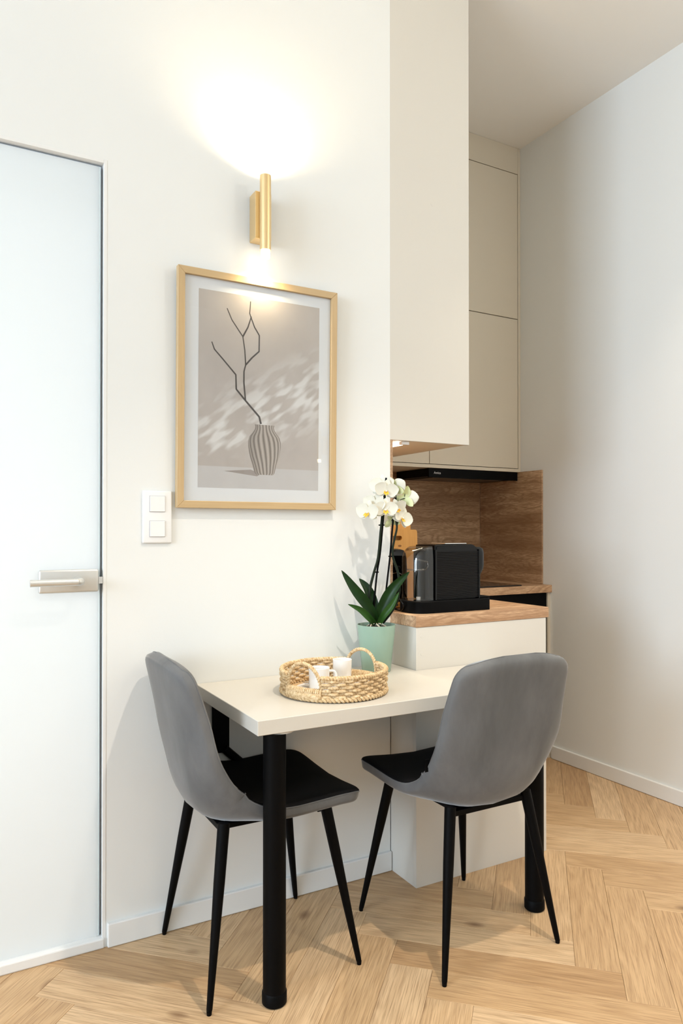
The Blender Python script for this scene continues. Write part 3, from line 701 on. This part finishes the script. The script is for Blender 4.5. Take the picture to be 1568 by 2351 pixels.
# ------------------------------------------------------------------ chairs (local: seat faces +y, origin on the floor under the seat)
PROF = [(0.243, 0.453), (0.19, 0.466), (0.10, 0.463), (0.0, 0.456), (-0.08, 0.452), (-0.145, 0.457), (-0.190, 0.482),
        (-0.216, 0.530), (-0.234, 0.60), (-0.250, 0.68), (-0.266, 0.77), (-0.280, 0.845), (-0.287, 0.884)]
def sgnp(v, e): return math.copysign(abs(v)**e, v)
def chair_shell():
    P = smooth_path([(0, a, b) for a, b in PROF], 8); L = [0]
    for a, b in zip(P, P[1:]): L.append(L[-1]+(b-a).length)
    tot = L[-1]
    def at(d):
        d = min(max(d, 0), tot); j = 0
        while j < len(P)-2 and L[j+1] < d: j += 1
        f = (d-L[j])/(L[j+1]-L[j])
        T0 = (P[min(j+1, len(P)-1)]-P[max(j-1, 0)]).normalized(); T1 = (P[min(j+2, len(P)-1)]-P[j]).normalized()
        tg = T0.lerp(T1, f).normalized(); return P[j].lerp(P[j+1], f), Vector((0, tg.z, -tg.y))
    NS = 56; PS = math.radians(6); NO, NI = 40, 26
    outer, inner = [], []
    for i in range(NS+1):
        u = i/NS; s = 0.45*u+0.55*(0.5-0.5*math.cos(math.pi*u)); d = s*tot; de = min(d, tot-d)
        isback = max(0.0, min(1.0, (d-0.42)/0.14)); bend = math.exp(-((d-0.43)/0.115)**2)
        W0 = 0.222 - 0.006*bend
        if d > 0.56: W0 -= 0.026*((d-0.56)/(tot-0.56))**1.6
        rc = 0.052 if d > tot/2 else 0.055
        if de < rc: W0 -= (rc-math.sqrt(max(0, rc*rc-(rc-de)**2)))*0.9
        ef = (1-(1-min(de/0.034, 1))**2.4)**(1/2.4)
        H = (0.0235 + 0.003*(1-isback) + 0.004*bend)*ef
        cup = 0.016*(1-isback) + 0.030*isback*(1-0.6*max(0, (d-0.70)/(tot-0.70))) + 0.062*bend
        def pt(ph):
            c, sn = math.cos(ph), math.sin(ph); x = sgnp(c, 0.42); y = sgnp(sn, 0.42)
            a = abs(x); lo = 0.016*a**2.5; hi = tot-0.020*a**2.6
            p, n = at(lo+(hi-lo)*s)
            bulge = 1.0 if y < 0 else 1.0-0.25*(1-a)
            return p + Vector((x*W0, 0, 0)) + n*(cup*a**2.4 + H*y*bulge)
        outer.append([pt(PS-(math.pi+2*PS)*k/NO) for k in range(NO+1)])
        inner.append([pt(PS+(math.pi-2*PS)*k/NI) for k in range(NI+1)])
    return inner, outer
CT, CB = chair_shell()
def border(G):
    return [p for p in G[0][::2]] + [r[-1] for r in G[1:-1]] + [p for p in reversed(G[-1][::2])] + [r[0] for r in reversed(G[1:-1])]
def make_chair(label, loc, rz, tagged):
    o = thing('dining_chair', label, 'chair', loc, rz, 'velvet chairs at the table')
    sh = obj('shell', grid(CB), m_velvet, o, smooth=True); sh['label'] = 'grey velvet outer shell'
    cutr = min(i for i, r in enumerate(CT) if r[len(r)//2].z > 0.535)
    up = obj('seat', grid(CT[:cutr+1]), m_velvetshade, o, smooth=True); up['label'] = 'grey velvet seat coloured near black for the shade under the table'
    obj('backrest', grid(CT[cutr:]), m_velvet, o, smooth=True)
    ed = border(CT); obj('piping', tube(ed[::1], 0.0016, 6, closed=True), m_velvet, sh, smooth=True)
    bm = bmesh.new()
    tops = {}
    for sx in (-1, 1):
        for sy in (-1, 1):
            a = Vector((sx*0.140, sy*0.152-0.005, 0.447)); b = Vector((sx*0.209, sy*0.220, 0.006)); tops[sx, sy] = a
            lg = obj('leg', tube([a, a.lerp(b, 0.33), a.lerp(b, 0.985), b], [0.0165, 0.0150, 0.0078, 0.0062], 20), m_black, o, smooth=True, ang=50)
            obj('foot_pad', tube([b+Vector((0, 0, 0.004)), b-Vector((0, 0, 0.006))], [0.0072, 0.0062], 16), m_blackmatte, lg, smooth=True, ang=50)
    for sy in (-1, 1): bx(-0.130, 0.130, sy*0.146-0.017, sy*0.146+0.007, 0.418, 0.434, 0.002, bm=bm)
    for sx in (-1, 1): bx(sx*0.10-0.012, sx*0.10+0.012, -0.160, 0.14, 0.418, 0.432, 0.002, bm=bm)
    obj('underframe', bm, m_black, o)
    if tagged:
        # maker's tag in the side seam
        gi = [i for i, r in enumerate(CT) if r[-1].z > 0.56][0]
        p = CT[gi][-1]
        tg = obj('fabric_tag', bx(p.x-0.010, p.x+0.004, p.y-0.001, p.y+0.001, p.z-0.012, p.z+0.022), m_blackmatte, sh)
        tg['label'] = 'small black fabric tag'
    return o
make_chair('grey velvet chair with seat coloured dark for shade at the left table end, beside the glass door', (0.818, -0.226, 0), -math.pi/2, False)
make_chair('grey velvet chair with seat coloured dark for shade, its back turned to the viewer', (1.398, -0.411, 0), 0, True)

# ------------------------------------------------------------------ basket tray with cups
BX, BY, BZ = 1.030, -0.300, TZT+0.0005
BR = 0.152
bk = thing('basket_tray', 'round woven rope basket tray holding the white cups', 'basket', (BX, BY, BZ))
CAMA = math.atan2(-2.1983-BY, 0-BX)                 # direction from basket to the viewer's side of the room
G1 = CAMA - math.radians(36); G2 = G1 + math.pi; GH = math.radians(23)
def ingap(a):
    for g in (G1, G2):
        d = (a-g+math.pi) % (2*math.pi)-math.pi
        if abs(d) < GH: return True
    return False
NW = 22
def strand(a0, a1, z, r0, ph, wob, rad, n):
    pts = []
    for i in range(n+1):
        a = a0+(a1-a0)*i/n; w_ = math.sin(a*NW+ph)
        rr = r0+wob*w_; pts.append((rr*math.cos(a), rr*math.sin(a), z))
    return tube(pts, [rad*(1+0.14*math.sin(i*1.9+ph)) for i in range(n+1)], 7)
segs = [(G1+GH, G2-GH), (G2+GH, G1+2*math.pi-GH)]
bm = lathe([(0, 0.0), (BR-0.004, 0.0), (BR-0.002, 0.004), (0, 0.006)], 64)
obj('base', bm, m_rush, bk, smooth=True, ang=40)
for r in range(6):
    z = 0.0155+r*0.0088
    for (a0, a1) in segs:
        obj('weave_row', strand(a0, a1, z, BR+0.004*(z/0.06), r*math.pi, 0.0034, 0.0043, 150), m_rush, bk, smooth=True)
for (a0, a1) in segs:
    n = int((a1-a0)*NW/math.pi)
    for i in range(n+1):
        a = a0+(a1-a0)*i/n
        obj('stake', tube([(BR*math.cos(a), BR*math.sin(a), 0.008), ((BR+0.004)*math.cos(a), (BR+0.004)*math.sin(a), 0.064)], 0.0022, 6), m_rush, bk, smooth=True)
def twist(path, r_off, rad, turns, bm=None, closed=False):
    fr = frames(path); bm = bm or bmesh.new()
    for ph in (0, math.pi):
        pts = []
        for i, p in enumerate(path):
            a = 2*math.pi*turns*i/(len(path)-1)+ph; _, n1, n2 = fr[i]
            pts.append(p+n1*r_off*math.cos(a)+n2*r_off*math.sin(a))
        tube(pts, rad, 7, bm)
    return bm
def arc(a0, a1, r, z, n): return [Vector((r*math.cos(a0+(a1-a0)*i/n), r*math.sin(a0+(a1-a0)*i/n), z)) for i in range(n+1)]
for (a0, a1) in segs: obj('rim', twist(arc(a0, a1, BR+0.004, 0.0680, 200), 0.0034, 0.0042, 22), m_rush, bk, smooth=True)
obj('base_braid', twist(arc(0, 2*math.pi, BR+0.004, 0.0080, 400), 0.0036, 0.0043, 40), m_rush, bk, smooth=True)
for g in (G1, G2):
    # wrapped low bar in the opening and a rope handle above it
    bm = bmesh.new(); n = 20
    tube(arc(g-GH, g+GH, BR+0.001, 0.016, 16), 0.013, 8, bm)
    for i in range(n):
        a = g-GH+2*GH*(i+0.5)/n; c = Vector((math.cos(a), math.sin(a), 0)); tn = Vector((-math.sin(a), math.cos(a), 0))*0.0012
        pts = []
        for k in range(12):
            th = 2*math.pi*k/12; pts.append(c*(BR+0.001+0.0085*math.cos(th)) + Vector((0, 0, 0.0195+0.0165*math.sin(th))) + tn*math.sin(th))
        tube(pts, 0.0033, 6, bm, closed=True)
    obj('wrapped_bar', bm, m_rush, bk, smooth=True)
    A = Vector((BR*math.cos(g-GH), BR*math.sin(g-GH), 0.0)); B = Vector((BR*math.cos(g+GH), BR*math.sin(g+GH), 0.0))
    pth = []
    for i in range(61):
        u = i/60; th = math.pi*u
        q = A.lerp(B, 0.5-0.5*math.cos(th)); out = Vector((math.cos(g), math.sin(g), 0))
        pth.append(q + out*(0.010*math.sin(th)) + Vector((0, 0, 0.022+0.083*math.sin(th)**0.8)))
    obj('handle', twist(pth, 0.0026, 0.0036, 15), m_rush, bk, smooth=True)
IZ = BZ+0.0066
def saucer(loc, label):
    o = obj('saucer', lathe([(0, 0.0), (0.028, 0.0), (0.032, 0.002), (0.062, 0.008), (0.064, 0.0095), (0.060, 0.0095), (0.030, 0.0045), (0, 0.0045)], 48), m_ceramic, smooth=True, ang=40)
    o.location = loc; return tag(o, label, 'saucer')
saucer((0.982, -0.288, IZ), 'white saucer under the left cup in the basket')
def mug(loc, rz, label, hgt, rad):
    o = thing('coffee_cup', label, 'cup', loc, rz, 'white cups in the basket')
    obj('body', lathe([(0, 0.0), (rad*0.88, 0.0), (rad*0.94, 0.003), (rad, hgt), (rad-0.0012, hgt+0.0006), (rad-0.0025, hgt), (rad*0.9-0.002, 0.006), (0, 0.005)], 48), m_ceramic, o, smooth=True, ang=45)
    pth = smooth_path([(rad*0.97, 0, hgt*0.82), (rad+0.013, 0, hgt*0.80), (rad+0.020, 0, hgt*0.62), (rad+0.016, 0, hgt*0.40), (rad*0.96, 0, hgt*0.24)], 6)
    obj('handle', tube(pth, 0.0038, 10), m_ceramic, o, smooth=True)
    return o
mug((0.988, -0.285, IZ+0.0048), -YAW+0.15, 'white cup with handle turned right, on the left in the basket', 0.060, 0.0315)
mug((1.100, -0.226, IZ+0.0105), 1.25, 'taller looking white cup on the right of the basket', 0.060, 0.0300)
bk2 = obj('sugar_packet', bx(-0.062, 0.062, -0.045, 0.045, 0.0, 0.010, 0.002), m_paper); bk2.location = (1.112, -0.232, IZ); bk2.rotation_euler = (0, 0, -0.25)
tag(bk2, 'flat white paper packet under the right cup in the basket', 'packet')
sp = thing('teaspoon', 'steel teaspoon lying on the saucer by the left cup', 'spoon', (0.958, -0.262, IZ+0.0165), 0.4)
obj('bowl', lathe([(0, 0), (0.010, 0.001), (0.013, 0.004), (0.012, 0.004), (0, 0.0012)], 20), m_chrome, sp, smooth=True)
obj('handle', tube([(0.010, 0, 0.003), (0.05, 0.0, 0.001), (0.085, 0.0, 0.0005)], [0.0016, 0.0014, 0.0024], 8), m_chrome, sp, smooth=True)

# ------------------------------------------------------------------ potted orchid (local x: to the right, y: away, z up)
OX, OY = 1.305, -0.098
orc = thing('potted_orchid', 'white flowering orchid in a sage green pot on the table corner', 'potted plant', (OX, OY, TZT+0.0005), -YAW)
SCL = 670.0
def op(u, v, dep=0.0): return Vector(((u-862)/SCL, dep, (1540-v)/SCL))
pot = obj('pot', lathe([(0, 0.0), (0.047, 0.0), (0.0495, 0.003), (0.0655, 0.156), (0.0655, 0.159), (0.0635, 0.159), (0.0620, 0.150), (0.048, 0.008), (0, 0.006)], 64), m_sage, orc, smooth=True, ang=40)
obj('bark_soil', lathe([(0, 0.150), (0.03, 0.152), (0.0605, 0.146), (0.0600, 0.130), (0, 0.130)], 32), m_soil, orc, smooth=True)
for k in range(6):
    a = k*1.1+0.4; obj('aerial_root', tube(smooth_path([(0.008*math.cos(a), 0.008*math.sin(a), 0.162), (0.02*math.cos(a), 0.02*math.sin(a), 0.160), (0.034*math.cos(a+0.3), 0.034*math.sin(a+0.3), 0.151)], 4), 0.0022, 7), mat('pale_root', (0.55, 0.48, 0.36), 0.7), orc, smooth=True)
def leaf(pts, wid, m, dep, roll):
    """strap leaf: pts as pixel path base to tip; a folded, arching blade with thickness"""
    P = smooth_path([op(u, v, d) for (u, v), d in zip(pts, dep)], 6); N = len(P)-1; rows = []
    fr = frames(P)
    for i, p in enumerate(P):
        u = i/N; w = wid*(0.35+0.65*math.sin(math.pi*min(1, u*0.62+0.12))**0.9)*(1-max(0, (u-0.45)/0.55)**1.9)**0.85 if u < 0.999 else 0.0006
        tt = fr[i][0]
        side = (tt.cross(Vector((math.sin(roll), -math.cos(roll), 0)))).normalized(); nn = side.cross(tt).normalized()
        row = [p+side*w*k/4 + nn*(abs(k)/4)**1.5*w*0.40 for k in range(-4, 5)]
        rows.append((row, nn))
    bm = bmesh.new(); A = [r for r, n in rows]; B = [[q-n*0.0014 for q in r] for r, n in rows]
    loop = [a+b[::-1] for a, b in zip(A, B)]
    loft(loop, bm)
    return obj('leaf', bm, m, orc, smooth=True, ang=60)
leaf([(864, 1432), (845, 1395), (812, 1352), (782, 1309)], 0.0185, m_leaf, (0, -0.01, -0.02, -0.02), 0.1)
leaf([(866, 1432), (858, 1395), (843, 1355), (823, 1330)], 0.0175, m_leaf, (0, 0.01, 0.02, 0.03), 0.2)
leaf([(866, 1430), (876, 1395), (900, 1350), (937, 1312)], 0.0200, m_leaf, (0, -0.01, -0.02, -0.02), -0.2)
leaf([(860, 1434), (848, 1420), (825, 1398), (797, 1385)], 0.0115, m_leaf2, (0, -0.02, -0.03, -0.04), 0.0)
leaf([(868, 1434), (878, 1412), (896, 1388), (912, 1358)], 0.0125, m_leaf2, (0, -0.02, -0.03, -0.035), -0.3)
def stem(pts, r0, r1, m, name, dep=0.0):
    P = smooth_path([op(u, v, dep) for u, v in pts], 6); n = len(P)
    return obj(name, tube(P, [r0+(r1-r0)*i/(n-1) for i in range(n)], 9), m, orc, smooth=True, ang=60)
stem([(850, 1436), (846, 1385), (848, 1350), (857, 1313), (866, 1280), (872, 1218), (876, 1180), (880, 1150)], 0.0052, 0.0036, m_stem, 'stem', 0.0)
stem([(853, 1436), (858, 1375), (864, 1314), (871, 1270), (879, 1180), (885, 1097)], 0.0033, 0.0033, m_black, 'support_stake', 0.008)
stem([(877, 1432), (903, 1397), (915, 1362), (913, 1318), (902, 1284), (900, 1262), (905, 1235), (910, 1210), (906, 1180), (912, 1150)], 0.0050, 0.0032, m_stem, 'stem', 0.012)
stem([(879, 1425), (885, 1359), (894, 1280), (902, 1186), (907, 1142)], 0.0033, 0.0033, m_black, 'support_stake', 0.018)
for (u, v, d) in ((874, 1206, 0.004), (861, 1314, 0.004), (897, 1278, 0.015)):
    p = op(u, v, d); obj('clip', bx(p.x-0.010, p.x+0.010, p.y-0.006, p.y+0.006, p.z-0.0022, p.z+0.0022, 0.0012), m_black, orc)
def petal_bm(L, Wd, cup, M4):
    rows = []
    for i in range(9):
        u = i/8; w = Wd*math.sin(math.pi*(0.06+0.90*u)**0.85)**0.75 if u < 1 else Wd*0.12
        row = []
        for k in range(-3, 4):
            x = w*k/3; row.append(Vector((x, -cup*L*(u*u*0.9) + 0.12*abs(k/3)**2*w*-1.0, L*u)))
        rows.append(row)
    bm = bmesh.new(); A = rows; B = [[q+Vector((0, 0.0007, 0)) for q in r] for r in rows]
    loft([a+b[::-1] for a, b in zip(A, B)], bm); bm.transform(M4); return bm
def flower(u, v, dep, nrm, size, roll=0.0, back=False, spent=1.0):
    c = op(u, v, dep); n = Vector(nrm).normalized()
    # local frame: -y faces along n
    yv = -n; zv = (Vector((0, 0, 1))-yv*yv.z).normalized(); xv = yv.cross(zv)
    R = Matrix((xv, yv, zv)).transposed().to_4x4()
    base = Matrix.Translation(c) @ R @ Matrix.Rotation(roll, 4, 'Y')
    pm_ = [m_petalg, m_petal] if back else [m_petal, m_petal]
    cen = lathe([(0, -0.002), (0.0030, 0.0), (0.0036, 0.004), (0.0026, 0.008), (0, 0.0095)], 12)
    cen.transform(base @ Matrix.Rotation(math.pi/2, 4, 'X'))
    fl = obj('flower', cen, m_petal, orc, smooth=True)
    for a, L, Wd in ((0, 0.92, 0.32), (math.radians(118), 0.86, 0.29), (math.radians(-118), 0.86, 0.29)):
        bm = petal_bm(size*L, size*Wd, -0.12*spent, base @ Matrix.Rotation(a, 4, 'Y') @ Matrix.Translation((0, 0.0016, 0.001)))
        obj('sepal', bm, pm_[0] , fl, smooth=True, ang=70)
    for a in (math.radians(72), math.radians(-72)):
        bm = petal_bm(size*1.0, size*0.56, 0.16*spent, base @ Matrix.Rotation(a, 4, 'Y') @ Matrix.Translation((0, 0.0, 0.001)))
        obj('petal', bm, pm_[1], fl, smooth=True, ang=70)
    if not back:
        for s in (-1, 1):
            bm = petal_bm(size*0.30, size*0.11, 0.9, base @ Matrix.Rotation(math.pi+s*0.7, 4, 'Y') @ Matrix.Translation((0, -0.003, 0.0)))
            obj('lip', bm, m_lip, fl, smooth=True)
        bm = petal_bm(size*0.36, size*0.10, 0.7, base @ Matrix.Rotation(math.pi, 4, 'Y') @ Matrix.Translation((0, -0.004, 0.0)))
        obj('lip', bm, m_lip, fl, smooth=True)
    return fl
S = 0.046
flower(842, 1178, -0.020, (-0.55, -0.80, 0.0), S, 0.1)
flower(857, 1160, -0.008, (-0.45, -0.85, 0.10), S*0.95, 0.25)
flower(876, 1116, 0.012, (-0.35, -0.90, 0.15), S, -0.1)
flower(884, 1128, -0.012, (0.10, -0.95, -0.15), S*0.92, 0.15)
flower(882, 1172, -0.026, (0.10, -0.95, -0.05), S*0.92, 0.0)
flower(905, 1122, 0.012, (0.55, 0.70, 0.25), S*1.0, 0.2, back=True)
flower(930, 1143, 0.020, (0.40, 0.85, 0.10), S*1.0, -0.3, back=True)
flower(922, 1190, 0.010, (0.55, -0.75, 0.0), S*0.95, 0.5)
flower(909, 1168, -0.004, (0.45, -0.8, -0.25), S*0.80, -0.4)
flower(898, 1196, 0.026, (-0.3, 0.9, 0.1), S*0.8, 0.2, back=True)
for (u, v, d, r) in ((856, 1189, -0.024, 0.0068), (931, 1122, 0.016, 0.0045)):
    p = op(u, v, d); bm = lathe([(0, -1.25*r), (0.55*r, -0.85*r), (0.95*r, -0.1*r), (0.8*r, 0.6*r), (0, 1.1*r)], 14); bm.transform(Matrix.Translation(p)); obj('bud', bm, m_bud, orc, smooth=True)
def twig(a, b, d0, d1):
    p, q = op(*a, d0), op(*b, d1); obj('flower_stalk', tube([p, (p+q)/2+Vector((0, 0, 0.004)), q], 0.0014, 6), m_stem, orc, smooth=True)
for a, b, d0, d1 in (((876, 1182), (857, 1186), 0, -0.022), ((876, 1180), (843, 1176), 0, -0.014), ((879, 1160), (858, 1160), 0, -0.004), ((880, 1150), (884, 1130), 0, -0.008), ((880, 1150), (877, 1117), 0, 0.014), ((877, 1180), (882, 1173), 0, -0.02),
                     ((910, 1210), (916, 1190), 0.012, 0.016), ((907, 1180), (908, 1171), 0.012, 0), ((910, 1160), (906, 1123), 0.012, 0.010), ((911, 1155), (928, 1144), 0.012, 0.016), ((928, 1140), (931, 1124), 0.018, 0.016), ((906, 1185), (898, 1196), 0.012, 0.02)):
    twig(a, b, d0, d1)
